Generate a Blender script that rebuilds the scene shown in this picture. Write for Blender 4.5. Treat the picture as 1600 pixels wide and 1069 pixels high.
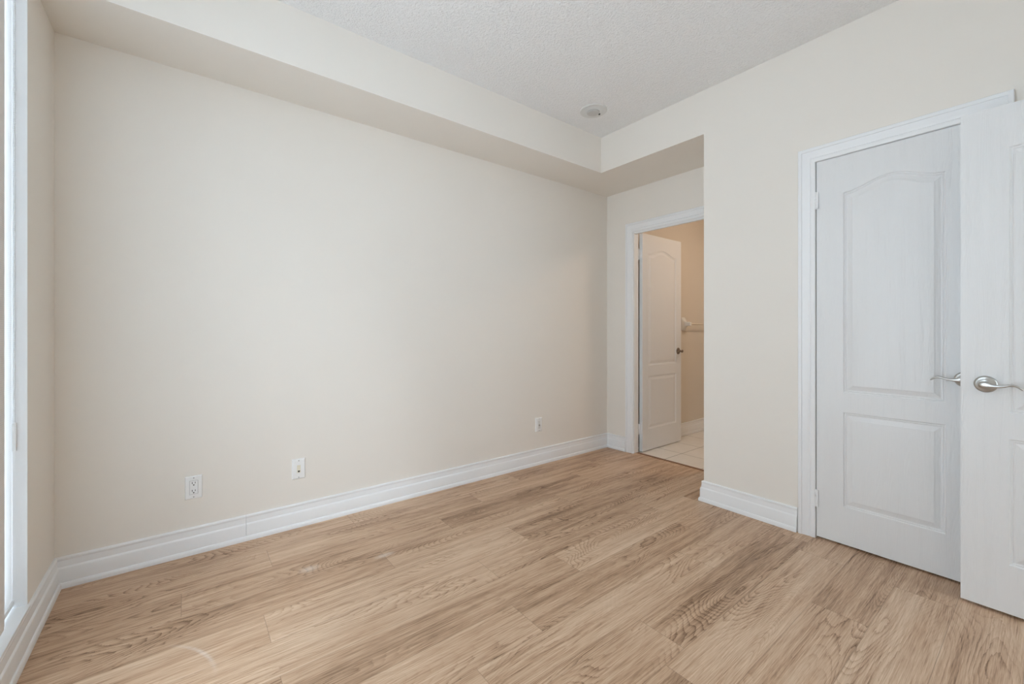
import bpy, bmesh, math, random
from mathutils import Vector, Matrix

for o in list(bpy.data.objects):
    bpy.data.objects.remove(o)
scene = bpy.context.scene
COL = scene.collection
PI = math.pi

# ------------------------------------------------------------------ camera
cd = bpy.data.cameras.new('camera')
cam = bpy.data.objects.new('camera', cd)
COL.objects.link(cam)
cam.location = (0, 0, 1.13)
cam.rotation_euler = (PI / 2, 0, -0.6604)
cd.sensor_fit = 'HORIZONTAL'
cd.sensor_width = 36
cd.lens = 658.75 / 1600 * 36
cd.shift_y = -17.5 / 1600
cd.clip_start = 0.02
scene.camera = cam

# ------------------------------------------------------------------ world, daylight, exposure
world = bpy.data.worlds.new('overcast_sky')
scene.world = world
world.use_nodes = True
wn = world.node_tree.nodes
# hazy white sky above, brighter glow below the horizon, added to lift the ceiling
_nt = world.node_tree
_tc = wn.new('ShaderNodeTexCoord')
_sp = wn.new('ShaderNodeSeparateXYZ')
_mr = wn.new('ShaderNodeMapRange')
_mr.interpolation_type = 'SMOOTHSTEP'
_mr.inputs['From Min'].default_value = -0.25
_mr.inputs['From Max'].default_value = 0.15
_mr.inputs['To Min'].default_value = GROUND_GAIN = 3.4
_mr.inputs['To Max'].default_value = SKY_GAIN = 2.7
_nt.links.new(_tc.outputs['Generated'], _sp.inputs[0])
_nt.links.new(_sp.outputs['Z'], _mr.inputs['Value'])
_nt.links.new(_mr.outputs[0], wn['Background'].inputs['Strength'])
wn['Background'].inputs['Color'].default_value = (0.75, 0.885, 1.0, 1)
sl = bpy.data.lights.new('hazy_sun', 'SUN')
sl.energy = 1.6
sl.angle = math.radians(32)
sl.color = (0.80, 0.91, 1.0)
so = bpy.data.objects.new('hazy_sun', sl)
COL.objects.link(so)
so.rotation_euler = Vector((1.0, 2.0, -1.5)).to_track_quat('-Z', 'Y').to_euler()
vs = scene.view_settings
vs.view_transform = 'Standard'
vs.look = 'None'
vs.exposure = 1.31
vs.gamma = 1
vs.use_curve_mapping = False
cy = scene.cycles
cy.use_denoising = True
cy.max_bounces = 16
cy.diffuse_bounces = 10
cy.transparent_max_bounces = 16
cy.caustics_reflective = False
cy.caustics_refractive = False
cy.sample_clamp_indirect = 6.0

# room dimensions (metres): x along the long wall, y towards it
XW, XC, XF = -0.4506, 2.729, 3.2665      # window wall, closet wall, bathroom-door wall
D, DB, YE, YB = 2.688, 2.3075, 1.432, -0.57   # long wall, bulkhead face, end of closet wall, entry wall
ZC, ZS = 2.730, 2.4395                   # ceiling, underside of bulkhead
BX0, BX1, BY0, BY1 = 3.328, 5.0, 0.6, 2.468   # bathroom

# window portal: tells the renderer where the sky comes in
pl = bpy.data.lights.new('window_daylight', 'AREA')
pl.shape = 'RECTANGLE'
pl.size = 2.3
pl.size_y = 2.66
pl.cycles.is_portal = True
po = bpy.data.objects.new('window_daylight', pl)
COL.objects.link(po)
po.location = (XW - 0.16, 0.96, 1.29)
po.rotation_euler = (0, -PI / 2, 0)
pl2 = bpy.data.lights.new('added_hall_portal', 'AREA')  # portal for the fill window added in the hall
pl2.shape = 'RECTANGLE'
pl2.size = 0.77
pl2.size_y = 1.62
pl2.cycles.is_portal = True
po2 = bpy.data.objects.new('added_hall_portal', pl2)
COL.objects.link(po2)
po2.location = (2.475, -1.96, 1.40)
po2.rotation_euler = (PI / 2, 0, 0)

# ------------------------------------------------------------------ materials
def mat(name):
    m = bpy.data.materials.new(name)
    m.use_nodes = True
    nt = m.node_tree
    b = nt.nodes['Principled BSDF']
    return m, nt, b

def N(nt, typ, **kw):
    n = nt.nodes.new(typ)
    for k, v in kw.items():
        setattr(n, k, v)
    return n

def L(nt, a, b):
    nt.links.new(a, b)

def math_node(nt, op, a, b=None, c=None, clamp=False):
    n = nt.nodes.new('ShaderNodeMath')
    n.operation = op
    n.use_clamp = clamp
    for i, v in enumerate((a, b, c)):
        if v is None:
            continue
        if isinstance(v, (int, float)):
            n.inputs[i].default_value = v
        else:
            nt.links.new(v, n.inputs[i])
    return n.outputs[0]

def mix_col(nt, fac, a, b, blend='MIX'):
    n = nt.nodes.new('ShaderNodeMix')
    n.data_type = 'RGBA'
    n.blend_type = blend
    for s, v in ((n.inputs[0], fac), (n.inputs[6], a), (n.inputs[7], b)):
        if isinstance(v, (int, float)):
            s.default_value = v
        elif isinstance(v, tuple):
            s.default_value = (*v, 1)
        else:
            nt.links.new(v, s)
    return n.outputs[2]

def noise(nt, vec, scale, detail=2.0, rough=0.5, dist=0.0):
    n = nt.nodes.new('ShaderNodeTexNoise')
    n.inputs['Scale'].default_value = scale
    n.inputs['Detail'].default_value = detail
    n.inputs['Roughness'].default_value = rough
    n.inputs['Distortion'].default_value = dist
    if vec is not None:
        nt.links.new(vec, n.inputs['Vector'])
    return n.outputs['Fac']

def mapping(nt, vec, scale=(1, 1, 1), loc=(0, 0, 0)):
    n = nt.nodes.new('ShaderNodeMapping')
    n.inputs['Scale'].default_value = scale
    n.inputs['Location'].default_value = loc
    nt.links.new(vec, n.inputs['Vector'])
    return n.outputs[0]

def objco(nt):
    return nt.nodes.new('ShaderNodeTexCoord').outputs['Object']

def bump(nt, h, strength, dist, b):
    n = nt.nodes.new('ShaderNodeBump')
    n.inputs['Strength'].default_value = strength
    n.inputs['Distance'].default_value = dist
    nt.links.new(h, n.inputs['Height'])
    nt.links.new(n.outputs[0], b.inputs['Normal'])

def plain(name, col, rough=0.5, metal=0.0, spec=0.5, var=0.0, bumpy=None):
    m, nt, b = mat(name)
    b.inputs['Roughness'].default_value = rough
    b.inputs['Metallic'].default_value = metal
    b.inputs['Specular IOR Level'].default_value = spec
    co = objco(nt)
    f = noise(nt, co, 6.0, 3)
    lo = tuple(c * (1 - var) for c in col)
    hi = tuple(min(1, c * (1 + var)) for c in col)
    L(nt, mix_col(nt, f, lo, hi), b.inputs['Base Color'])
    if bumpy:
        sc, st, di = bumpy
        bump(nt, noise(nt, co, sc, 3), st, di, b)
    return m

M = {}
M['wall'] = plain('cream_wall_paint', (0.803, 0.765, 0.710), 0.62, spec=0.35, var=0.008, bumpy=(180, 0.12, 0.001))
M['bathwall'] = plain('beige_bathroom_paint', (0.70, 0.635, 0.55), 0.55, var=0.01, bumpy=(180, 0.12, 0.001))
M['trim'] = plain('white_semi_gloss_trim', (0.82, 0.83, 0.84), 0.33, var=0.004)
M['plastic'] = plain('white_plastic', (0.84, 0.85, 0.85), 0.35, var=0.003)
M['plastic2'] = plain('grey_white_plastic', (0.69, 0.69, 0.675), 0.4, var=0.01)
M['disc'] = plain('warm_grey_plastic', (0.54, 0.53, 0.51), 0.45, var=0.02)
M['ivory'] = plain('ivory_plastic', (0.78, 0.745, 0.62), 0.4, var=0.02)
M['black'] = plain('black_slot', (0.012, 0.012, 0.012), 0.6)
M['screw'] = plain('grey_screw', (0.42, 0.42, 0.42), 0.35, 0.6)
M['nickel'] = plain('satin_nickel', (0.53, 0.525, 0.51), 0.30, 1.0, var=0.02)
M['chrome'] = plain('aged_chrome', (0.26, 0.21, 0.175), 0.28, 1.0, var=0.02)
M['ceramic'] = plain('white_ceramic', (0.80, 0.79, 0.76), 0.12, var=0.005)
M['barplastic'] = plain('beige_plastic', (0.66, 0.58, 0.47), 0.3, var=0.01)
M['dark'] = plain('closet_shade_paint', (0.05, 0.045, 0.04), 0.8)  # near-black colour stands for the shade inside the closet

# popcorn ceiling
m, nt, b = mat('stippled_ceiling_paint')
b.inputs['Base Color'].default_value = (0.78, 0.785, 0.79, 1)
b.inputs['Roughness'].default_value = 0.9
b.inputs['Specular IOR Level'].default_value = 0.1
co = objco(nt)
h1 = noise(nt, co, 120, 4, 0.6)
h2 = noise(nt, co, 60, 2, 0.5)
L(nt, mix_col(nt, math_node(nt, 'SMOOTH_MIN', math_node(nt, 'MULTIPLY', h1, 1.6, clamp=True), 1.0, 0.1),
              (0.78, 0.78, 0.78), (0.88, 0.88, 0.88)), b.inputs['Base Color'])
bump(nt, math_node(nt, 'ADD', h1, h2), 0.8, 0.006, b)
M['ceiling'] = m

# door skin: embossed vertical wood grain under white paint
m, nt, b = mat('white_woodgrain_door_skin')
b.inputs['Base Color'].default_value = (0.755, 0.76, 0.765, 1)
b.inputs['Roughness'].default_value = 0.36
co = objco(nt)
g1 = noise(nt, mapping(nt, co, (190, 190, 3.0)), 1.0, 3, 0.6, 0.3)
g2 = noise(nt, mapping(nt, co, (14, 14, 0.9)), 1.0, 1)
rings = math_node(nt, 'SINE', math_node(nt, 'MULTIPLY', g2, 190.0))
bump(nt, math_node(nt, 'ADD', g1, math_node(nt, 'MULTIPLY', rings, 0.22)), 0.45, 0.0014, b)
M['door'] = m

# oak vinyl planks: pattern from each plank's own coordinates
m, nt, b = mat('oak_plank_floor')
uv = N(nt, 'ShaderNodeUVMap', uv_map='grain').outputs[0]
lu = N(nt, 'ShaderNodeUVMap', uv_map='local').outputs[0]
tone = N(nt, 'ShaderNodeAttribute', attribute_name='tone').outputs['Fac']
# growth rings: contour lines of a smooth field stretched along the plank
field = noise(nt, mapping(nt, uv, (1.05, 5.2, 1)), 1.0, 1.0, 0.35, 0.35)
wob = noise(nt, mapping(nt, uv, (14, 70, 1)), 1.0, 3.0, 0.65)
fld = math_node(nt, 'ADD', field, math_node(nt, 'MULTIPLY', wob, 0.022))
ring = math_node(nt, 'FRACT', math_node(nt, 'MULTIPLY', fld, 48.0))
# sawtooth rings: slow lightening, sharp dark latewood line
ringl = math_node(nt, 'POWER', ring, 3.6)
patch = noise(nt, mapping(nt, uv, (1.5, 4.2, 1), (7, 3, 0)), 1.0, 2.0)
rs = N(nt, 'ShaderNodeMapRange')
L(nt, patch, rs.inputs['Value'])
rs.inputs['From Min'].default_value = 0.44
rs.inputs['From Max'].default_value = 0.62
rs.inputs['To Min'].default_value = 0.14
rs.inputs['To Max'].default_value = 1.0
fibre = noise(nt, mapping(nt, uv, (3.0, 150, 1)), 1.0, 3.0, 0.7)
fibre2 = noise(nt, mapping(nt, uv, (11, 330, 1)), 1.0, 2.0, 0.6)
# limed pores: short pale dashes
pore = N(nt, 'ShaderNodeMapRange')
L(nt, noise(nt, mapping(nt, uv, (8, 260, 1), (3, 11, 0)), 1.0, 1.0, 0.5), pore.inputs['Value'])
pore.inputs['From Min'].default_value = 0.60
pore.inputs['From Max'].default_value = 0.74
streak = noise(nt, mapping(nt, uv, (1.0, 26, 1), (2, 9, 0)), 1.0, 3.0, 0.6)
cloud = noise(nt, mapping(nt, uv, (2.0, 7, 1), (5, 1, 0)), 1.0, 2.0)
t = math_node(nt, 'MULTIPLY', math_node(nt, 'SUBTRACT', fibre, 0.5), 1.0)
t = math_node(nt, 'ADD', t, math_node(nt, 'MULTIPLY', math_node(nt, 'SUBTRACT', fibre2, 0.5), 1.0))
t = math_node(nt, 'ADD', t, math_node(nt, 'MULTIPLY', math_node(nt, 'SUBTRACT', streak, 0.5), 1.1))
t = math_node(nt, 'ADD', t, math_node(nt, 'MULTIPLY', math_node(nt, 'SUBTRACT', cloud, 0.5), 0.6))
t = math_node(nt, 'SUBTRACT', t, math_node(nt, 'MULTIPLY', math_node(nt, 'MULTIPLY', ringl, rs.outputs[0]), 0.50))
t = math_node(nt, 'ADD', t, math_node(nt, 'MULTIPLY', pore.outputs[0], 0.16))
t = math_node(nt, 'ADD', t, tone)
ramp = N(nt, 'ShaderNodeValToRGB')
e = ramp.color_ramp.elements
e[0].position = 0.0
e[0].color = (0.17, 0.088, 0.043, 1)
e[1].position = 1.0
e[1].color = (0.70, 0.525, 0.375, 1)
k = e.new(0.5)
k.color = (0.505, 0.328, 0.210, 1)
L(nt, math_node(nt, 'ADD', t, 0.57, clamp=True), ramp.inputs[0])
sx = N(nt, 'ShaderNodeSeparateXYZ')
L(nt, lu, sx.inputs[0])
edge = math_node(nt, 'MINIMUM', sx.outputs[0], sx.outputs[1])
seam = math_node(nt, 'LESS_THAN', edge, 0.0009)
colr = mix_col(nt, math_node(nt, 'MULTIPLY', seam, 0.45), ramp.outputs[0], (0.10, 0.06, 0.035))
# pale rubbed scuff marks: one arc and two short strokes
pos = N(nt, 'ShaderNodeSeparateXYZ')
L(nt, objco(nt), pos.inputs[0])
px_, py_ = pos.outputs[0], pos.outputs[1]
def dist2(cx, cy, ax=1.0, ay=1.0):
    dx = math_node(nt, 'MULTIPLY', math_node(nt, 'SUBTRACT', px_, cx), ax)
    dy = math_node(nt, 'MULTIPLY', math_node(nt, 'SUBTRACT', py_, cy), ay)
    return math_node(nt, 'SQRT', math_node(nt, 'ADD', math_node(nt, 'MULTIPLY', dx, dx), math_node(nt, 'MULTIPLY', dy, dy)))
def falloff(v, w):
    return math_node(nt, 'SUBTRACT', 1.0, math_node(nt, 'DIVIDE', v, w), clamp=True)
arc = math_node(nt, 'MULTIPLY', falloff(math_node(nt, 'ABSOLUTE', math_node(nt, 'SUBTRACT', dist2(-0.2233, 1.7016), 0.3043)), 0.010),
                falloff(dist2(0.044, 1.835), 0.16))
st1 = falloff(dist2(0.468, 2.170, 18.0, 30.0), 1.0)
st2 = falloff(dist2(0.795, 2.070, 16.0, 40.0), 1.0)
scuff = math_node(nt, 'MULTIPLY', math_node(nt, 'ADD', arc, math_node(nt, 'ADD', st1, st2), clamp=True),
                  math_node(nt, 'MULTIPLY', noise(nt, mapping(nt, objco(nt), (60, 160, 1)), 1.0, 2), 0.9), clamp=True)
colr = mix_col(nt, scuff, colr, (0.78, 0.74, 0.70))
L(nt, colr, b.inputs['Base Color'])
rr = N(nt, 'ShaderNodeMapRange')
L(nt, fibre, rr.inputs['Value'])
rr.inputs['To Min'].default_value = 0.36
rr.inputs['To Max'].default_value = 0.50
L(nt, rr.outputs[0], b.inputs['Roughness'])
b.inputs['Specular IOR Level'].default_value = 0.45
bh = math_node(nt, 'SUBTRACT', math_node(nt, 'ADD', fibre, math_node(nt, 'MULTIPLY', ringl, -0.25)), math_node(nt, 'MULTIPLY', seam, 1.5))
bump(nt, bh, 0.25, 0.0008, b)
M['oak'] = m

# stair-nose style strip at the bathroom
M['strip'] = plain('brown_wood_strip', (0.20, 0.095, 0.042), 0.4, var=0.15)

# ceramic tile
m, nt, b = mat('pale_floor_tile')
co = objco(nt)
br = N(nt, 'ShaderNodeTexBrick', offset=0.0, squash=1.0)
L(nt, mapping(nt, co, (1, 1, 1), (-3.612, -2.106, 0)), br.inputs['Vector'])
br.inputs['Scale'].default_value = 1.0
br.inputs['Brick Width'].default_value = 0.335
br.inputs['Row Height'].default_value = 0.335
br.inputs['Mortar Size'].default_value = 0.0026
br.inputs['Mortar'].default_value = (0.20, 0.17, 0.14, 1)
n1 = noise(nt, co, 9, 4, 0.6)
L(nt, mix_col(nt, n1, (0.72, 0.68, 0.62), (0.86, 0.83, 0.78)), br.inputs['Color1'])
L(nt, mix_col(nt, n1, (0.74, 0.70, 0.64), (0.84, 0.81, 0.76)), br.inputs['Color2'])
L(nt, br.outputs['Color'], b.inputs['Base Color'])
b.inputs['Roughness'].default_value = 0.3
M['tile'] = m

# glass: clear pane that lets daylight through
m, nt, b = mat('clear_window_glass')
tr = N(nt, 'ShaderNodeBsdfTransparent')
gl = N(nt, 'ShaderNodeBsdfGlossy')
gl.inputs['Roughness'].default_value = 0.02
lw = N(nt, 'ShaderNodeLayerWeight')
lw.inputs['Blend'].default_value = 0.5
mx = N(nt, 'ShaderNodeMixShader')
L(nt, math_node(nt, 'ADD', math_node(nt, 'MULTIPLY', math_node(nt, 'POWER', lw.outputs['Facing'], 5.0), 0.6), 0.04), mx.inputs[0])
L(nt, tr.outputs[0], mx.inputs[1])
L(nt, gl.outputs[0], mx.inputs[2])
L(nt, mx.outputs[0], nt.nodes['Material Output'].inputs['Surface'])
M['glass'] = m

# sheer shade fabric
def fabric(name, col, trans, seethru, weave=900):
    m, nt, b = mat(name)
    co = objco(nt)
    w1 = N(nt, 'ShaderNodeTexWave', wave_type='BANDS', bands_direction='Z')
    w1.inputs['Scale'].default_value = weave / 20
    L(nt, co, w1.inputs['Vector'])
    n1 = noise(nt, mapping(nt, co, (1, 60, 3)), 3.0, 3)
    c = mix_col(nt, math_node(nt, 'MULTIPLY', math_node(nt, 'ADD', w1.outputs['Fac'], n1), 0.5),
                tuple(x * 0.9 for x in col), col)
    dif = N(nt, 'ShaderNodeBsdfDiffuse')
    tl = N(nt, 'ShaderNodeBsdfTranslucent')
    tp = N(nt, 'ShaderNodeBsdfTransparent')
    L(nt, c, dif.inputs[0])
    L(nt, c, tl.inputs[0])
    m1 = N(nt, 'ShaderNodeMixShader')
    m1.inputs[0].default_value = trans
    L(nt, dif.outputs[0], m1.inputs[1])
    L(nt, tl.outputs[0], m1.inputs[2])
    m2 = N(nt, 'ShaderNodeMixShader')
    m2.inputs[0].default_value = seethru
    L(nt, m1.outputs[0], m2.inputs[1])
    L(nt, tp.outputs[0], m2.inputs[2])
    L(nt, m2.outputs[0], nt.nodes['Material Output'].inputs['Surface'])
    return m

M['sheer'] = fabric('sheer_white_shade_fabric', (0.86, 0.86, 0.86), 0.42, 0.04)
M['greyband'] = fabric('grey_woven_opaque_fabric', (0.84, 0.83, 0.82), 0.06, 0.0)
M['greyfab'] = fabric('grey_woven_blind_fabric', (0.80, 0.795, 0.79), 0.85, 0.0)  # very translucent so its unseen part brightens the room

# glowing glass of the unseen bathroom lamp
m, nt, b = mat('warm_frosted_lamp_glass')
b.inputs['Base Color'].default_value = (0.9, 0.85, 0.75, 1)
b.inputs['Emission Color'].default_value = (1.0, 0.82, 0.66, 1)
b.inputs['Emission Strength'].default_value = 16.0
M['lampglass'] = m

# ------------------------------------------------------------------ mesh helpers
class MB:
    """collects shapes in one bmesh, then links them as one mesh object"""
    def __init__(self):
        self.bm = bmesh.new()

    def box(self, lo, hi, bev=0.0):
        x0, y0, z0 = lo
        x1, y1, z1 = hi
        bm = self.bm
        v = [bm.verts.new(p) for p in ((x0, y0, z0), (x1, y0, z0), (x1, y1, z0), (x0, y1, z0),
                                       (x0, y0, z1), (x1, y0, z1), (x1, y1, z1), (x0, y1, z1))]
        fs = [bm.faces.new([v[i] for i in q]) for q in
              ((0, 3, 2, 1), (4, 5, 6, 7), (0, 1, 5, 4), (1, 2, 6, 5), (2, 3, 7, 6), (3, 0, 4, 7))]
        if bev:
            es = list({e for f in fs for e in f.edges})
            bmesh.ops.bevel(bm, geom=es, offset=bev, segments=2, affect='EDGES', profile=0.6)
        return self

    def face(self, pts):
        self.bm.faces.new([self.bm.verts.new(p) for p in pts])
        return self

    def rings(self, rings, close=True, cap=True):
        """skin a list of point rings"""
        bm = self.bm
        R = [[bm.verts.new(p) for p in r] for r in rings]
        n = len(R[0])
        for a, b2 in zip(R, R[1:]):
            for i in range(n if close else n - 1):
                j = (i + 1) % n
                try:
                    bm.faces.new((a[i], a[j], b2[j], b2[i]))
                except ValueError:
                    pass
        if cap:
            bm.faces.new(list(reversed(R[0])))
            bm.faces.new(R[-1])
        return self

    def lathe(self, origin, axis, prof, n=48):
        """prof: list of (radius, height along axis)"""
        ax = Vector(axis).normalized()
        u = ax.orthogonal().normalized()
        w = ax.cross(u)
        o = Vector(origin)
        rings = []
        for r, h in prof:
            rings.append([o + ax * h + (u * math.cos(2 * PI * i / n) + w * math.sin(2 * PI * i / n)) * max(r, 1e-5)
                          for i in range(n)])
        return self.rings(rings)

    def sweep(self, path, profile_pts, up):
        pass

    def build(self, name, material, parent=None, smooth=None, loc=None):
        bm = self.bm
        bmesh.ops.remove_doubles(bm, verts=bm.verts, dist=1e-6)
        bmesh.ops.recalc_face_normals(bm, faces=bm.faces)
        me = bpy.data.meshes.new(name)
        bm.to_mesh(me)
        bm.free()
        if material:
            me.materials.append(material)
        if smooth is not None:
            for p in me.polygons:
                p.use_smooth = True
            try:
                me.set_sharp_from_angle(angle=math.radians(smooth))
            except Exception:
                pass
        o = bpy.data.objects.new(name, me)
        COL.objects.link(o)
        if parent:
            o.parent = parent
            if loc is None:
                o.matrix_parent_inverse = Matrix.Translation(parent.location).inverted() if parent.location.length else Matrix()
        return o

def tag(o, label=None, cat=None, group=None, kind=None):
    if label:
        o['label'] = label
    if cat:
        o['category'] = cat
    if group:
        o['group'] = group
    if kind:
        o['kind'] = kind
    return o

def empty(name, loc=(0, 0, 0)):
    o = bpy.data.objects.new(name, None)
    o.empty_display_size = 0.05
    COL.objects.link(o)
    o.location = loc
    return o

def struct(mb, name, material, label, cat, smooth=None):
    return tag(mb.build(name, material, None, smooth), label, cat, kind='structure')

# ------------------------------------------------------------------ floor
PW, PL = 0.1866, 1.2215
row_seam = {5: 0.786, 4: 0.333, 3: 1.211, 2: 0.792, 1: 0.248, 0: 1.138, -1: 0.247, -2: 1.064, -3: 0.770,
            -4: 0.182, -5: 1.284}
rnd = random.Random(11)
bm = bmesh.new()
uvg = bm.loops.layers.uv.new('grain')
uvl = bm.loops.layers.uv.new('local')
tl_ = bm.faces.layers.float.new('tone')
FX0, FX1 = -0.62, 3.302
tones = {}
for r in range(-20, 7):
    y0 = 1.555 + PW * r
    y1 = y0 + PW
    if y1 < -2.0 or y0 > D + 0.2:
        continue
    s = row_seam.get(r, rnd.uniform(0, PL))
    x = s - PL * 4
    while x < FX1:
        xa, xb = max(x, FX0), min(x + PL, FX1)
        ou, ov, tn = rnd.uniform(0, 60), rnd.uniform(0, 60), rnd.uniform(-0.13, 0.13)
        flip = rnd.random() < 0.5
        if xb - xa > 1e-4:
            # four small faces so every corner carries its distance to the plank edges
            xm, ym = (x + x + PL) / 2, (y0 + y1) / 2
            xs = [xa] + ([xm] if xa < xm < xb else []) + [xb]
            for a, c in zip(xs, xs[1:]):
                for p, q in ((y0, ym), (ym, y1)):
                    vs4 = [(a, p), (c, p), (c, q), (a, q)]
                    f = bm.faces.new([bm.verts.new((X, Y, 0.0)) for X, Y in vs4])
                    f[tl_] = tn
                    for lp, (X, Y) in zip(f.loops, vs4):
                        uu, vv = X - x, Y - y0
                        if flip:
                            uu = PL - uu
                        lp[uvg].uv = (uu + ou, vv + ov)
                        lp[uvl].uv = (min(X - x, x + PL - X), min(Y - y0, y1 - Y))
        x += PL
me = bpy.data.meshes.new('floor')
bmesh.ops.remove_doubles(bm, verts=bm.verts, dist=1e-6)
bm.to_mesh(me)
bm.free()
me.materials.append(M['oak'])
floor = bpy.data.objects.new('floor', me)
COL.objects.link(floor)
tag(floor, 'light brown oak plank floor of the bedroom', 'floor', kind='structure')

struct(MB().box((3.329, BY0 - 0.1, -0.05), (BX1 + 0.1, BY1 + 0.1, 0.0)), 'floor_bathroom', M['tile'],
       'pale square tile floor inside the bathroom doorway', 'floor')
struct(MB().box((3.300, 1.66, -0.02), (3.330, 2.41, 0.003), 0.0012), 'trim_threshold', M['strip'],
       'narrow brown wood strip between oak floor and bathroom tile', 'threshold')

# ------------------------------------------------------------------ ceiling, bulkhead, walls
struct(MB().box((-0.75, -2.0, ZC), (5.3, 3.0, ZC + 0.12)), 'ceiling', M['ceiling'],
       'white stippled bedroom ceiling', 'ceiling')
mb = MB()
mb.box((XW - 0.15, DB, ZS), (XC, D + 0.12, ZC))
mb.box((XC, YE - 0.0005, ZS), (XF + 0.12, D + 0.12, ZC))
struct(mb, 'ceiling_bulkhead', M['wall'], 'cream boxed bulkhead dropping below the ceiling along the long wall', 'bulkhead')

struct(MB().box((XW - 0.15, D, 0), (XF + 0.12, D + 0.12, ZS)), 'wall_back', M['wall'],
       'long plain cream wall with three wall plates', 'wall')
# window wall: the opening starts at the white reveal; unseen near end balances the light
WY0, WY1, WZ0, WZ1 = 0.42, 2.288, 0.128, 2.62
mb = MB()
mb.box((XW - 0.15, WY1, 0), (XW, D, ZC))
mb.box((XW - 0.15, YB - 0.12, 0), (XW, WY0, ZC))
mb.box((XW - 0.15, WY0, 0), (XW, WY1, WZ0))
mb.box((XW - 0.15, WY0, WZ1), (XW, WY1, ZC))
struct(mb, 'wall_left', M['wall'], 'cream window wall at the left edge', 'wall')

# closet wall with its opening
CY0, CY1, CZ = 0.178, 0.806, 2.056
mb = MB()
mb.box((XC, CY1, 0), (XC + 0.11, YE, ZC))
mb.box((XC, YB - 0.12, 0), (XC + 0.11, CY0, ZC))
mb.box((XC, CY0, CZ), (XC + 0.11, CY1, ZC))
mb.box((XC + 0.11, YE - 0.10, 0), (XF + 0.12, YE, ZC))
struct(mb, 'wall_right', M['wall'], 'cream wall around the closed closet door', 'wall')
struct(MB().box((3.33, YB - 0.12, 0), (3.43, YE - 0.10, ZC)), 'wall_closet', M['dark'],
       'back of the closet behind its closed door, painted dark as shade', 'wall')

# wall with the bathroom doorway
OY0, OY1, OZ = 1.700, 2.372, 2.052
mb = MB()
mb.box((XF, OY1 + 0.018, 0), (BX0, D, ZS))
mb.box((XF, YE, 0), (BX0, OY0 - 0.018, ZS))
mb.box((XF, OY0 - 0.018, OZ), (BX0, OY1 + 0.018, ZS))
struct(mb, 'wall_far', M['wall'], 'short cream wall around the bathroom doorway', 'wall')

# bathroom shell
mb = MB()
mb.box((BX0, BY1, 0), (BX1 + 0.1, BY1 + 0.1, ZC))
mb.box((BX1, BY0 - 0.1, 0), (BX1 + 0.1, BY1, ZC))
mb.box((BX0 + 0.045, BY0 - 0.1, 0), (BX1, BY0, ZC))
mb.box((BX0, BY0, ZS), (BX1, BY1, ZS + 0.1))
struct(mb, 'wall_bathroom', M['bathwall'], 'beige bathroom wall seen through the open doorway', 'wall')

# entry wall behind the camera, open doorway into a hall
EX0, EX1 = 1.775, 2.602
mb = MB()
mb.box((XW, YB - 0.12, 0), (EX0, YB, ZC))
mb.box((EX1, YB - 0.12, 0), (XC, YB, ZC))
mb.box((EX0, YB - 0.12, 2.05), (EX1, YB, ZC))
struct(mb, 'wall_front', M['wall'], 'cream wall behind the viewer with the entry doorway', 'wall')
mb = MB()
HX0, HX1, HZ0, HZ1 = 2.10, 2.85, 0.60, 2.20  # opening for the added fill window
mb.box((1.3, -1.95, 0), (HX0, -1.85, ZC))
mb.box((HX1, -1.95, 0), (2.9, -1.85, ZC))
mb.box((HX0, -1.95, 0), (HX1, -1.85, HZ0))
mb.box((HX0, -1.95, HZ1), (HX1, -1.85, ZC))
mb.box((1.2, -1.95, 0), (1.3, YB - 0.12, ZC))
mb.box((2.9, -1.95, 0), (3.0, YB - 0.12, ZC))
struct(mb, 'wall_hall', M['wall'], 'cream hall wall beyond the entry doorway', 'wall')

# ------------------------------------------------------------------ baseboards
BASE = [(0.0, 0.1335), (0.0055, 0.1335), (0.0095, 0.1315), (0.0115, 0.128), (0.0115, 0.121), (0.0100, 0.1175),
        (0.0105, 0.113), (0.0120, 0.100), (0.0125, 0.092), (0.0165, 0.087), (0.0180, 0.083), (0.0180, 0.0245)]
SHOE = [(0.0, 0.0245), (0.0185, 0.0245), (0.0225, 0.0225), (0.0250, 0.0175), (0.0260, 0.011), (0.0260, 0.0)]

def run(mb, a, b2, prof, ca=0.0, cb=0.0, gap=None):
    """profile along a floor line a->b; the room lies to the right of a->b.
    ca, cb: -1 inside mitre, +1 outside mitre, 0 square end"""
    a, b2 = Vector((*a, 0)), Vector((*b2, 0))
    d = (b2 - a).normalized()
    n = Vector((d.y, -d.x, 0))
    segs = [(a, b2, ca, cb)]
    if gap is not None:
        g = a + d * gap
        segs = [(a, g - d * 0.0007, ca, 0), (g + d * 0.0007, b2, 0, cb)]
    for p, q, c0, c1 in segs:
        r0 = [p + n * o - d * (o * c0) + Vector((0, 0, z)) for o, z in prof] + [p + Vector((0, 0, prof[-1][1]))]
        r1 = [q + n * o + d * (o * c1) + Vector((0, 0, z)) for o, z in prof] + [q + Vector((0, 0, prof[-1][1]))]
        mb.rings([r0, r1])

def baseboard(name, runs, label):
    mb = MB()
    for a, b2, ca, cb, gap in runs:
        run(mb, a, b2, BASE, ca, cb, gap)
        run(mb, a, b2, SHOE, ca, cb)
    return struct(mb, name, M['trim'], label, 'baseboard', 25)

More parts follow.
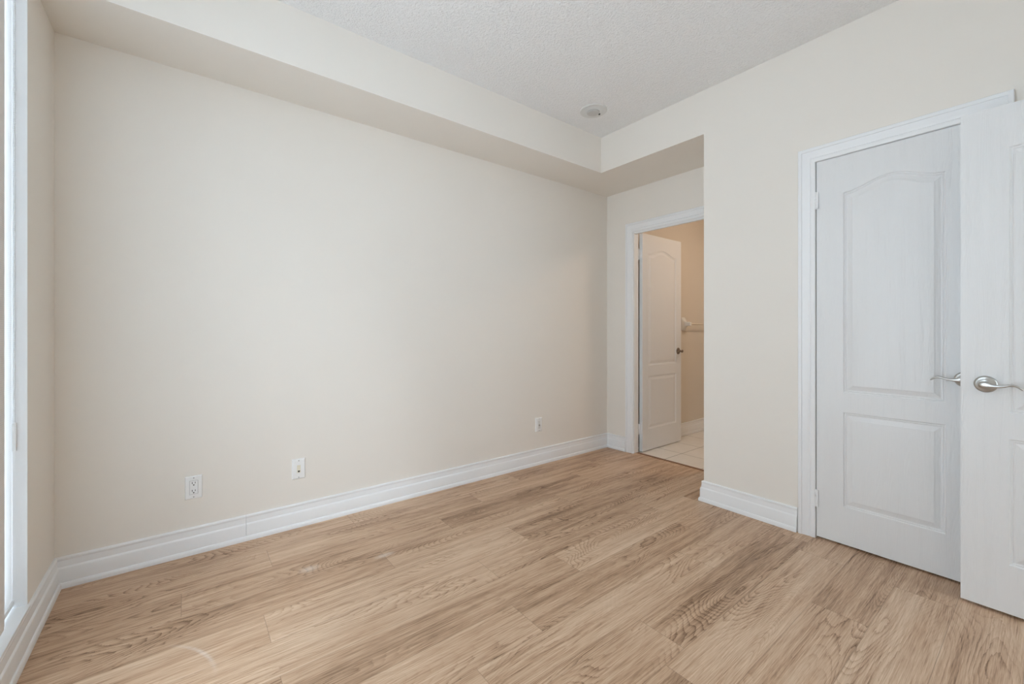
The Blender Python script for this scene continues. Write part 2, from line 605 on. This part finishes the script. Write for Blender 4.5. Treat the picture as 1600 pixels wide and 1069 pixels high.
baseboard('baseboard_left', [((XW, YB), (XW, D), -1, -1, None)], 'white moulded baseboard under the window')
baseboard('baseboard_back', [((XW, D), (XF, D), -1, -1, 0.2625 - XW)], 'white moulded baseboard along the long wall, with a cracked joint')
baseboard('baseboard_far', [((XF, D), (XF, 2.462), -1, 0, None)], 'short white baseboard in the corner left of the bathroom door')
baseboard('baseboard_right', [((XF, YE), (XC, YE), 0, 1, None), ((XC, YE), (XC, 0.888), 1, 0, None)],
          'white baseboard between the wall end and the closet door')
baseboard('baseboard_front', [((EX0 - 0.08, YB), (XW, YB), 0, -1, None)], 'white baseboard below the entry wall')
mb = MB()
run(mb, (BX0 + 0.01, BY1), (BX1, BY1), BASE, 0, 0)
run(mb, (BX0 + 0.01, BY1), (BX1, BY1), SHOE, 0, 0)
struct(mb, 'baseboard_bathroom', M['trim'], 'white baseboard inside the bathroom behind the open door', 'baseboard', 25)

# ------------------------------------------------------------------ door casings and jambs
CAS = [(0.0, 0.0), (0.0, 0.0165), (0.0025, 0.0195), (0.015, 0.0195), (0.0175, 0.0185), (0.0190, 0.0150),
       (0.024, 0.0142), (0.040, 0.0128), (0.052, 0.0102), (0.0545, 0.0085), (0.0565, 0.0088), (0.0590, 0.0120),
       (0.064, 0.0128), (0.074, 0.0118), (0.0785, 0.0098), (0.0800, 0.0070), (0.0800, 0.0)]

def casing(mb, P, w, h, cw=0.08):
    """P(a, z, n) -> point; a runs across the opening 0..w; outer edge lies cw outside"""
    k = cw / 0.08
    def ring(fn):
        return [fn(o * k, t) for o, t in CAS]
    mb.rings([ring(lambda o, t: P(-cw + o, 0.0, t)), ring(lambda o, t: P(-cw + o, h + cw - o, t)),
              ring(lambda o, t: P(w + cw - o, h + cw - o, t)), ring(lambda o, t: P(w + cw - o, 0.0, t))])

# closet door frame: facing -x, a runs from y=CY1 down to CY0
mb = MB()
casing(mb, lambda a, z, n: Vector((XC - n, CY1 - 0.004 - a, z)), CY1 - CY0 - 0.008, CZ - 0.004)
tr1 = struct(mb, 'trim_closet_casing', M['trim'], 'white moulded casing around the closet door', 'door casing', 25)
mb = MB()
mb.box((XC + 0.0005, CY1 - 0.0045, 0), (XC + 0.11, CY1, CZ))
mb.box((XC + 0.0005, CY0, 0), (XC + 0.11, CY0 + 0.0045, CZ))
mb.box((XC + 0.0005, CY0, CZ - 0.0045), (XC + 0.11, CY1, CZ))
mb.box((XC + 0.045, CY1 - 0.016, 0), (XC + 0.075, CY1 - 0.0045, CZ - 0.0045))
mb.box((XC + 0.045, CY0 + 0.0045, 0), (XC + 0.075, CY0 + 0.016, CZ - 0.0045))
mb.box((XC + 0.045, CY0, CZ - 0.016), (XC + 0.075, CY1, CZ - 0.0045))
struct(mb, 'trim_closet_jamb', M['trim'], 'white jamb lining the closet opening', 'door jamb')

# bathroom door frame
mb = MB()
casing(mb, lambda a, z, n: Vector((XF - n, OY1 + 0.005 - a, z)), OY1 - OY0 + 0.010, OZ - 0.012, 0.082)
struct(mb, 'trim_bathroom_casing', M['trim'], 'white moulded casing around the bathroom doorway', 'door casing', 25)
mb = MB()
mb.box((XF - 0.001, OY1, 0.003), (BX0, OY1 + 0.018, OZ))
mb.box((XF - 0.001, OY0 - 0.018, 0.003), (BX0, OY0, OZ))
mb.box((XF - 0.001, OY0, OZ - 0.018), (BX0, OY1, OZ))
mb.box((XF + 0.006, OY0, 0.003), (XF + 0.034, OY0 + 0.010, OZ - 0.018))
mb.box((XF + 0.006, OY0, OZ - 0.028), (XF + 0.034, OY1, OZ - 0.018))
struct(mb, 'trim_bathroom_jamb', M['trim'], 'white jamb lining the bathroom doorway', 'door jamb')

# entry door frame on the wall behind the camera
mb = MB()
casing(mb, lambda a, z, n: Vector((EX0 + a, YB + n, z)), EX1 - EX0, 2.05, 0.08)
mb.box((EX0, YB - 0.12, 0), (EX0 + 0.012, YB, 2.05))
mb.box((EX0, YB - 0.12, 2.038), (EX1, YB, 2.05))
struct(mb, 'trim_entry_casing', M['trim'], 'white casing of the entry doorway', 'door casing', 25)

# ------------------------------------------------------------------ doors
PROF = [(0.0, 0.0), (0.0025, 0.0042), (0.0060, 0.0052), (0.0085, 0.0038), (0.0110, 0.0062), (0.016, 0.0064),
        (0.0345, 0.0016), (0.0375, 0.0002), (0.039, 0.0)]

def door_leaf(O, A, Nn, W, H, stile, th=0.035, lock=(0.703, 0.806), bot=0.206, side=1.855, rise=0.050):
    """two-panel arch-top door slab. O hinge-side bottom corner of the visible face,
    A unit vector across the door, Nn outward normal of that face."""
    O, A, Nn = Vector(O), Vector(A), Vector(Nn)
    Z = Vector((0, 0, 1))
    z0 = O.z
    bm = bmesh.new()
    K = 28

    def face_side(sign):
        def P(a, z, dep):
            base = O + A * a + Z * (z - z0)
            return base - Nn * dep if sign > 0 else base - Nn * (th - dep)
        V = lambda a, z, dep=0.0: bm.verts.new(P(a, z, dep))
        def quad(pts):
            bm.faces.new([V(*p) for p in pts])
        a0, a1 = stile, W - stile
        top = z0 + H
        arch = lambda t: side + rise * 0.5 * (1 - math.cos(2 * PI * t))
        # stiles and rails
        quad([(0, z0), (a0, z0), (a0, top), (0, top)])
        quad([(a1, z0), (W, z0), (W, top), (a1, top)])
        quad([(a0, z0), (a1, z0), (a1, bot), (a0, bot)])
        quad([(a0, lock[0]), (a1, lock[0]), (a1, lock[1]), (a0, lock[1])])
        for i in range(K):
            t0, t1 = i / K, (i + 1) / K
            x0, x1 = a0 + (a1 - a0) * t0, a0 + (a1 - a0) * t1
            quad([(x0, arch(t0)), (x1, arch(t1)), (x1, top), (x0, top)])
        # panels: nested loops of the moulding, then the raised field
        def loop(d, dep, lo, hi_fn):
            pts = [(a0 + d, lo + d), (a1 - d, lo + d)]
            for i in range(K + 1):
                t = 1 - i / K
                x = a0 + d + (a1 - a0 - 2 * d) * t
                pts.append((x, hi_fn(t) - d))
            return [bm.verts.new(P(x, z, dep)) for x, z in pts]
        for lo, fn in ((lock[1], arch), (bot, lambda t: lock[0])):
            loops = [loop(d, dep, lo, fn) for d, dep in PROF]
            for p, q in zip(loops, loops[1:]):
                n = len(p)
                for i in range(n):
                    j = (i + 1) % n
                    bm.faces.new((p[i], p[j], q[j], q[i]))
            bm.faces.new(loops[-1])
    face_side(1)
    face_side(-1)
    c = [O, O + A * W, O + A * W + Z * H, O + Z * H]
    for i in range(4):
        p, q = c[i], c[(i + 1) % 4]
        bm.faces.new([bm.verts.new(x) for x in (p, q, q - Nn * th, p - Nn * th)])
    bmesh.ops.remove_doubles(bm, verts=bm.verts, dist=1e-5)
    mb = MB()
    mb.bm.free()
    mb.bm = bm
    return mb

def lever(parent, O, A, Nn, material, name='lever_handle', length=0.098, rise=1.0):
    """O: centre of the rose on the door face; A: direction the lever points; Nn: out of the door"""
    O, A, Nn = Vector(O), Vector(A).normalized(), Vector(Nn).normalized()
    Z = Vector((0, 0, 1))
    mb = MB()
    mb.lathe(O, Nn, [(0.0, 0.0), (0.0325, 0.0), (0.0335, 0.002), (0.0325, 0.0045), (0.029, 0.0075), (0.027, 0.0085),
                     (0.0255, 0.0085), (0.019, 0.0125), (0.013, 0.0140), (0.0, 0.0142)], 56)
    rose = mb.build('rose', material, None, 40)
    mb = MB()
    mb.lathe(O, Nn, [(0.0, 0.010), (0.0125, 0.010), (0.0105, 0.020), (0.0105, 0.040), (0.0, 0.041)], 32)
    # lever: along, rise, half height, half thickness
    S = [(-0.0165, 0.000, 0.0010, 0.0010), (-0.0155, 0.000, 0.0060, 0.0040), (-0.012, 0.0000, 0.0110, 0.0060),
         (-0.006, -0.0000, 0.0142, 0.0075), (0.001, -0.0004, 0.0152, 0.0080), (0.010, -0.0014, 0.0138, 0.0076),
         (0.020, -0.0032, 0.0100, 0.0068), (0.031, -0.0044, 0.0062, 0.0062), (0.042, -0.0044, 0.0052, 0.0060),
         (0.054, -0.0026, 0.0050, 0.0060), (0.064, 0.0002, 0.0050, 0.0062), (0.072, 0.0012, 0.0050, 0.0064),
         (0.080, 0.0000, 0.0046, 0.0064), (0.087, -0.0038, 0.0042, 0.0062), (0.093, -0.0090, 0.0036, 0.0056),
         (0.0975, -0.0140, 0.0026, 0.0044), (0.0990, -0.0158, 0.0008, 0.0012)]
    rings = []
    k = length / 0.099
    S = [(a, z + 0.05 * max(0.0, min(a, 0.07)) * rise, hh, ht) for a, z, hh, ht in S]
    for i, (a, z, hh, ht) in enumerate(S):
        p0 = S[max(i - 1, 0)]
        p1 = S[min(i + 1, len(S) - 1)]
        tx, tz = (p1[0] - p0[0]), (p1[1] - p0[1])
        l = math.hypot(tx, tz)
        up = (A * (-tz) + Z * tx) / l
        cen = O + A * (a * k) + Z * z + Nn * (0.046 + 0.004 * math.sin(PI * max(0, a) / 0.099))
        rings.append([cen + up * (hh * math.sin(2 * PI * j / 20)) + Nn * (ht * math.cos(2 * PI * j / 20)) for j in range(20)])
    mb.rings(rings)
    h = mb.build(name, material, parent, 50)
    rose.parent = h
    h['label'] = 'satin nickel wave-shaped lever' if material is M['nickel'] else 'dark metal lever'
    return h

def hinge(parent, O, axis_n, axis_a, h=0.089, r=0.0058):
    """barrel of a butt hinge with knuckle gaps and two visible leaf edges"""
    O = Vector(O)
    mb = MB()
    n = 5
    kh = h / n
    for i in range(n):
        z = -h / 2 + i * kh
        mb.lathe(O + Vector((0, 0, z)), (0, 0, 1), [(0, 0.0006), (r * 0.92, 0.0006), (r, 0.0014), (r, kh - 0.0014), (r * 0.92, kh - 0.0006), (0, kh - 0.0006)], 18)
    mb.lathe(O + Vector((0, 0, -h / 2 - 0.004)), (0, 0, 1), [(0, 0), (r * 0.75, 0.001), (r * 0.6, 0.004), (r * 0.55, h + 0.004), (r * 0.75, h + 0.007), (0, h + 0.009)], 16)
    a, nn = Vector(axis_a), Vector(axis_n)
    for s in (1, -1):
        p = O + a * (s * 0.004)
        q = O + a * (s * 0.012)
        lo = [min(p[i], q[i]) - abs(nn[i]) * 0.0045 for i in range(3)]
        hi = [max(p[i], q[i]) + abs(nn[i]) * 0.0015 for i in range(3)]
        lo[2], hi[2] = O.z - h / 2, O.z + h / 2
        for i in range(3):
            if hi[i] - lo[i] < 0.001:
                lo[i] -= 0.0008
                hi[i] += 0.0008
        mb.box(lo, hi)
    return mb.build('hinge', M['trim'], parent, 40)

def door(name, label, O, A, Nn, W, H, stile):
    d = door_leaf(O, A, Nn, W, H, stile).build(name, M['door'])
    return tag(d, label, 'door', kind='structure')

# closet door, closed, face flush with the wall
dc = door('door_1', 'white closed closet door with arched upper panel and lever handle', (XC - 0.001, 0.7985, 0.011), (0, -1, 0), (-1, 0, 0), 0.613, 2.038, 0.1185)
lever(dc, (XC - 0.001, 0.2445, 0.914), (0, 1, 0), (-1, 0, 0), M['nickel'], length=0.104, rise=2.0)
for z in (1.840, 0.218):
    hinge(dc, (XC - 0.0065, 0.8005, z), (1, 0, 0), (0, 1, 0))

# entry door, swung open in front of the closet wall
XO = 2.5637
de = door('door_2', 'white entry door standing open at the right edge, lever handle in full view', (XO, 0.242 - 0.812, 0.014), (0, 1, 0), (-1, 0, 0), 0.812, 2.011, 0.132)
lever(de, (XO, 0.1715, 0.914), (0, -1, 0), (-1, 0, 0), M['nickel'])

# bathroom door, swung open against the bathroom wall
db_ = door('door_3', 'white bathroom door standing open behind the far doorway', (3.355, 2.346, 0.008), (1, 0, 0), (0, -1, 0), 0.657, 2.030, 0.090)
lever(db_, (3.355 + 0.602, 2.346, 0.925), (-1, 0, 0), (0, -1, 0), M['chrome'], length=0.088)
for z in (1.842, 0.214):
    mb = MB()
    mb.lathe((3.347, 2.376, z - 0.050), (0, 0, 1), [(0, 0), (0.0055, 0.001), (0.0055, 0.099), (0, 0.100)], 18)
    mb.box((3.333, 2.3715, z - 0.050), (3.347, 2.3775, z + 0.050))
    mb.box((3.346, 2.370, z - 0.050), (3.3552, 2.379, z + 0.050))
    mb.build('hinge', M['trim'], db_, 40)

# ------------------------------------------------------------------ window
w = empty('window_1', (XW - 0.1, (WY0 + WY1) / 2, WZ0))
tag(w, 'tall white-framed window in the left wall', 'window', kind='structure')
mb = MB()
fx0, fx1 = XW - 0.150, XW - 0.085
fw = 0.055
mb.box((fx0, WY0, WZ0), (fx1, WY0 + fw, WZ1), 0.003)
mb.box((fx0, WY1 - fw, WZ0), (fx1, WY1, WZ1), 0.003)
mb.box((fx0, WY0 + fw, WZ0), (fx1, WY1 - fw, WZ0 + fw), 0.003)
mb.box((fx0, WY0 + fw, WZ1 - fw), (fx1, WY1 - fw, WZ1), 0.003)
mb.box((fx0 + 0.01, 1.03, WZ0 + fw), (fx1 - 0.005, 1.08, WZ1 - fw), 0.003)
mb.build('window_frame', M['trim'], w)
MB().box((XW - 0.125, WY0 + 0.02, WZ0 + 0.02), (XW - 0.121, WY1 - 0.02, WZ1 - 0.02)).build('window_pane', M['glass'], w)
mb = MB()
mb.box((XW - 0.150, WY1 - 0.004, WZ0), (XW + 0.0008, WY1 + 0.0004, WZ1), 0.0004)
mb.box((XW - 0.150, WY0 - 0.0004, WZ0), (XW + 0.0008, WY0 + 0.004, WZ1), 0.0004)
mb.box((XW - 0.150, WY0, WZ1 - 0.004), (XW + 0.0008, WY1, WZ1 + 0.0004), 0.0004)
mb.build('window_reveal', M['trim'], w)
mb = MB()
mb.box((XW - 0.15, WY0, WZ0 - 0.002), (XW + 0.0105, WY1 - 0.0045, 0.1395), 0.004)
mb.build('window_sill', M['trim'], w, 40)

# unseen window added in the hall for fill light through the doorway
w2 = empty('added_hall_window', (2.475, -1.9, 0.60))
tag(w2, 'unseen hall window behind the viewer, added for fill light', 'window', kind='structure')
mb = MB()
mb.box((HX0, -1.93, HZ0), (HX0 + 0.04, -1.87, HZ1), 0.003)
mb.box((HX1 - 0.04, -1.93, HZ0), (HX1, -1.87, HZ1), 0.003)
mb.box((HX0 + 0.04, -1.93, HZ0), (HX1 - 0.04, -1.87, HZ0 + 0.04), 0.003)
mb.box((HX0 + 0.04, -1.93, HZ1 - 0.04), (HX1 - 0.04, -1.87, HZ1), 0.003)
mb.build('window_frame', M['trim'], w2)
MB().box((HX0 + 0.03, -1.902, HZ0 + 0.03), (HX1 - 0.03, -1.898, HZ1 - 0.03)).build('window_pane', M['glass'], w2)

# white sheer roller shade inside the reveal
s = empty('roller_shade', (XW - 0.036, 2.09, 0.152))
tag(s, 'narrow sheer white roller shade drawn down behind the grey blind at left', 'shade')
SX = XW - 0.036
WYM = 1.06      # mullion: the grey blind covers the far half of the window
mb = MB()
mb.box((SX - 0.0004, 1.90, 0.165), (SX + 0.0004, 2.2825, 2.56))  # cut narrow out of view so more daylight gets past
mb.build('shade_fabric', M['sheer'], s)
mb = MB()
mb.box((SX - 0.006, 1.90, 0.150), (SX + 0.006, 2.2815, 0.168), 0.003)
mb.build('bottom_rail', M['plastic'], s, 40)
mb = MB()
mb.lathe((SX - 0.02, 1.90, 2.575), (0, 1, 0), [(0, 0), (0.02, 0.0), (0.02, 2.274 - 1.90), (0, 2.274 - 1.90)], 24)
mb.build('roller_tube', M['plastic'], s, 40)
mb = MB()
cxp, cyp = XW - 0.029, 2.2795
n_b = 250
for i in range(n_b):
    z = 0.80 + (2.55 - 0.80) * i / (n_b - 1)
    mb.lathe((cxp, cyp, z), (0, 0, 1), [(0.0003, -0.0021), (0.0015, -0.0015), (0.0021, 0), (0.0015, 0.0015), (0.0003, 0.0021)], 8)
mb.lathe((cxp, cyp, 0.8), (0, 0, 1), [(0, 0), (0.0006, 0), (0.0006, 1.75), (0, 1.75)], 6)
chain = mb.build('bead_chain', M['plastic'], s, 60)
mb = MB()
mb.box((cxp - 0.006, cyp - 0.005, 0.70), (cxp + 0.005, cyp + 0.004, 0.80), 0.003)
mb.build('chain_tensioner', M['plastic'], chain, 40)

# grey fabric blind panel, hanging nearer the room
s = empty('blind_panel', (XW - 0.012, 1.95, 0.165))
tag(s, 'grey woven fabric blind hanging at the extreme left edge of the photo', 'blind')
GX = XW - 0.013
mb = MB()
seg = 60
ra, rb = [], []
for i in range(seg + 1):
    y = WYM + 0.01 + (2.078 - WYM - 0.01) * i / seg
    dx = 0.0025 * math.sin(i * 0.9)
    ra.append((GX + dx, y))
pts = [(x + 0.0006, y) for x, y in ra] + [(x - 0.0006, y) for x, y in reversed(ra)]
mb.rings([[Vector((x, y, 0.18)) for x, y in pts], [Vector((x, y, 2.55)) for x, y in pts]])
mb.build('blind_fabric', M['greyfab'], s, 40)
mb = MB()  # opaque band added to keep the glowing fabric grey at its edge
mb.box((GX - 0.0045, 1.93, 0.175), (GX - 0.0030, 2.079, 2.55))
mb.box((GX + 0.0030, 1.93, 0.175), (GX + 0.0045, 2.079, 2.55))
mb.box((GX - 0.0045, 2.0785, 0.175), (GX + 0.0045, 2.080, 2.55))
mb.build('added_edge_band', M['greyband'], s)
mb = MB()
mb.box((GX - 0.0035, WYM + 0.01, 0.163), (GX + 0.0035, 2.082, 0.19), 0.001)
mb.build('bottom_hem', M['greyband'], s)
mb = MB()
mb.box((GX - 0.008, WYM, 2.545), (GX + 0.008, 2.09, 2.57), 0.002)
mb.build('head_rail', M['plastic'], s)

# ------------------------------------------------------------------ wall plates on the long wall
def plate_mesh(X, Zc_, w=0.0705, h=0.1150, t=0.0058, bev=0.0035):
    mb = MB()
    y = D
    o = [(-w / 2, -h / 2), (w / 2, -h / 2), (w / 2, h / 2), (-w / 2, h / 2)]
    r = lambda k, dep: [Vector((X + a * (1 - 2 * k / w), y - dep, Zc_ + b2 * (1 - 2 * k / h))) for a, b2 in o]
    mb.rings([r(0, -0.001), r(0, 0.0022), r(bev * 0.35, t * 0.75), r(bev, t)])
    return mb

def small(name, lo, hi, m, parent, bev=0.0):
    return MB().box(lo, hi, bev).build(name, m, parent)

def screw(parent, X, z, y, m=None):
    mb = MB()
    mb.lathe((X, y, z), (0, -1, 0), [(0, 0), (0.0032, 0), (0.003, 0.0008), (0, 0.0010)], 20)
    return mb.build('screw', m or M['screw'], parent, 40)

# duplex receptacle
X, Z0 = 0.0370, 0.3345
o = empty('wall_outlet', (X, D, Z0))
tag(o, 'white double power outlet with black slots, leftmost plate low on the long wall', 'outlet')
plate_mesh(X, Z0).build('cover_plate', M['plastic'], o)
f = D - 0.0058
rec = small('receptacle', (X - 0.0165, f - 0.0016, Z0 - 0.0335), (X + 0.0165, f + 0.001, Z0 + 0.0335), M['plastic'], o, 0.0012)
mb = MB()
for a, b2 in (((-0.0178, -0.0348), (-0.0166, 0.0348)), ((0.0166, -0.0348), (0.0178, 0.0348)),
              ((-0.0178, 0.0336), (0.0178, 0.0348)), ((-0.0178, -0.0348), (0.0178, -0.0336))):
    mb.box((X + a[0], f - 0.00035, Z0 + a[1]), (X + b2[0], f + 0.0005, Z0 + b2[1]))
mb.build('seam', M['screw'], o)
g = f - 0.0016
for zc in (Z0 + 0.0195, Z0 - 0.0195):
    small('slot', (X - 0.0075, g - 0.0004, zc - 0.0005), (X - 0.0050, g + 0.0005, zc + 0.0090), M['black'], rec)
    small('slot', (X + 0.0050, g - 0.0004, zc + 0.0005), (X + 0.0073, g + 0.0005, zc + 0.0085), M['black'], rec)
    mb = MB()
    mb.lathe((X, g - 0.0004, zc - 0.0065), (0, 1, 0), [(0, 0), (0.0030, 0), (0.0030, 0.0008), (0, 0.0008)], 18)
    mb.build('ground_hole', M['black'], rec)
for dz in (0.048, -0.048):
    screw(o, X, Z0 + dz, f)

# telephone jack
X, Z0 = 0.5215, 0.3315
o = empty('phone_jack', (X, D, Z0))
tag(o, 'white phone jack plate with ivory insert and black hole, middle plate on long wall', 'phone jack')
plate_mesh(X, Z0, t=0.0085, bev=0.006).build('cover_plate', M['plastic'], o)
f = D - 0.0085
ins = small('jack_insert', (X - 0.0095, f - 0.0014, Z0 - 0.022), (X + 0.0095, f + 0.001, Z0 + 0.022), M['ivory'], o, 0.0008)
ins['label'] = 'ivory coloured insert'
mb = MB()
zc = Z0 - 0.0135
mb.box((X - 0.0055, f - 0.0018, zc - 0.0020), (X + 0.0055, f - 0.0008, zc + 0.0045))
mb.box((X - 0.0025, f - 0.0018, zc - 0.0055), (X + 0.0025, f - 0.0008, zc - 0.0020))
mb.build('socket', M['black'], ins)
for dz in (0.0475, -0.0475):
    screw(o, X, Z0 + dz, f)

# third plate
X, Z0 = 2.3730, 0.3345
o = empty('cable_plate', (X, D, Z0))
tag(o, 'small white wall plate near the far corner, rightmost of three on the long wall', 'wall plate')
plate_mesh(X, Z0, t=0.0085, bev=0.006).build('cover_plate', M['plastic'], o)
f = D - 0.0085
cin = small('cable_insert', (X - 0.013, f - 0.0010, Z0 - 0.034), (X + 0.013, f + 0.001, Z0 + 0.034), M['plastic2'], o, 0.0008)
mb = MB()
mb.lathe((X, f, Z0 - 0.004), (0, -1, 0), [(0, 0), (0.0075, 0), (0.0075, 0.002), (0.005, 0.0025), (0.005, 0.008), (0.0035, 0.008), (0.003, 0.004), (0, 0.004)], 20)
mb.build('connector', M['nickel'], cin, 40)
for dz in (0.048, -0.048):
    screw(o, X, Z0 + dz, f)

# ------------------------------------------------------------------ round fitting on the ceiling
o = empty('ceiling_vent', (2.3465, 2.0575, ZC))
tag(o, 'round grey-white disc fitting flush on the ceiling near the bulkhead corner', 'ceiling fitting')
c = Vector((2.3465, 2.0575, ZC))
mb = MB()
mb.lathe(c, (0, 0, -1), [(0, 0.0), (0.098, 0.0), (0.098, 0.004), (0.094, 0.007), (0.086, 0.0075), (0.078, 0.0055), (0.070, 0.006), (0.056, 0.012), (0.0, 0.012)], 72)
mb.build('outer_ring', M['plastic2'], o, 30)
mb = MB()
mb.lathe(c, (0, 0, -1), [(0, 0.010), (0.046, 0.010), (0.046, 0.017), (0.043, 0.019), (0.03, 0.0205), (0.0, 0.021)], 56)
mb.build('centre_disc', M['disc'], o, 30)
mb = MB()
mb.lathe(c + Vector((0.0475, -0.0155, 0)), (0, 0, -1), [(0, 0.0), (0.0065, 0.0), (0.0065, 0.0205), (0.0, 0.0208)], 16)
mb.build('sensor_dot', M['black'], o, 30)

# ------------------------------------------------------------------ bathroom fittings
o = empty('towel_bar', (4.255, BY1, 1.20))
tag(o, 'white ceramic towel bar fixed to the beige bathroom wall beside the open door', 'towel bar')
for xx in (4.262, 4.87):
    mb = MB()
    def sq(hw, hh, y):
        pts = []
        for i in range(24):
            a = 2 * PI * i / 24
            ca, sa = math.cos(a), math.sin(a)
            e = 0.35
            pts.append(Vector((xx + hw * math.copysign(abs(ca) ** e, ca), y, 1.203 + hh * math.copysign(abs(sa) ** e, sa))))
        return pts
    y0 = BY1
    mb.rings([sq(0.044, 0.072, y0), sq(0.044, 0.072, y0 - 0.006), sq(0.036, 0.056, y0 - 0.016), sq(0.025, 0.036, y0 - 0.030),
              sq(0.020, 0.023, y0 - 0.045), sq(0.021, 0.021, y0 - 0.080), sq(0.018, 0.018, y0 - 0.088)])
    mb.build('bracket', M['ceramic'], o, 40)
mb = MB()
mb.lathe((4.27, BY1 - 0.066, 1.203), (1, 0, 0), [(0, 0), (0.008, 0), (0.008, 0.6), (0, 0.6)], 20)
mb.build('bar', M['barplastic'], o, 40)

o = empty('unseen_bathroom_lamp', (4.15, 1.35, ZS))  # out-of-view fixture, added as source of the bathroom's warm light
tag(o, 'unseen round flush ceiling lamp, added for the warm bathroom light', 'lamp')
mb = MB()
mb.lathe((4.15, 1.35, ZS), (0, 0, -1), [(0, 0), (0.17, 0), (0.17, 0.02), (0.16, 0.025), (0, 0.025)], 40)
mb.build('base', M['plastic'], o, 30)
mb = MB()
mb.lathe((4.15, 1.35, ZS), (0, 0, -1), [(0.15, 0.025), (0.15, 0.045), (0.13, 0.075), (0.09, 0.095), (0.04, 0.105), (0.0, 0.107)], 40)
mb.build('lamp_glass', M['lampglass'], o, 60)
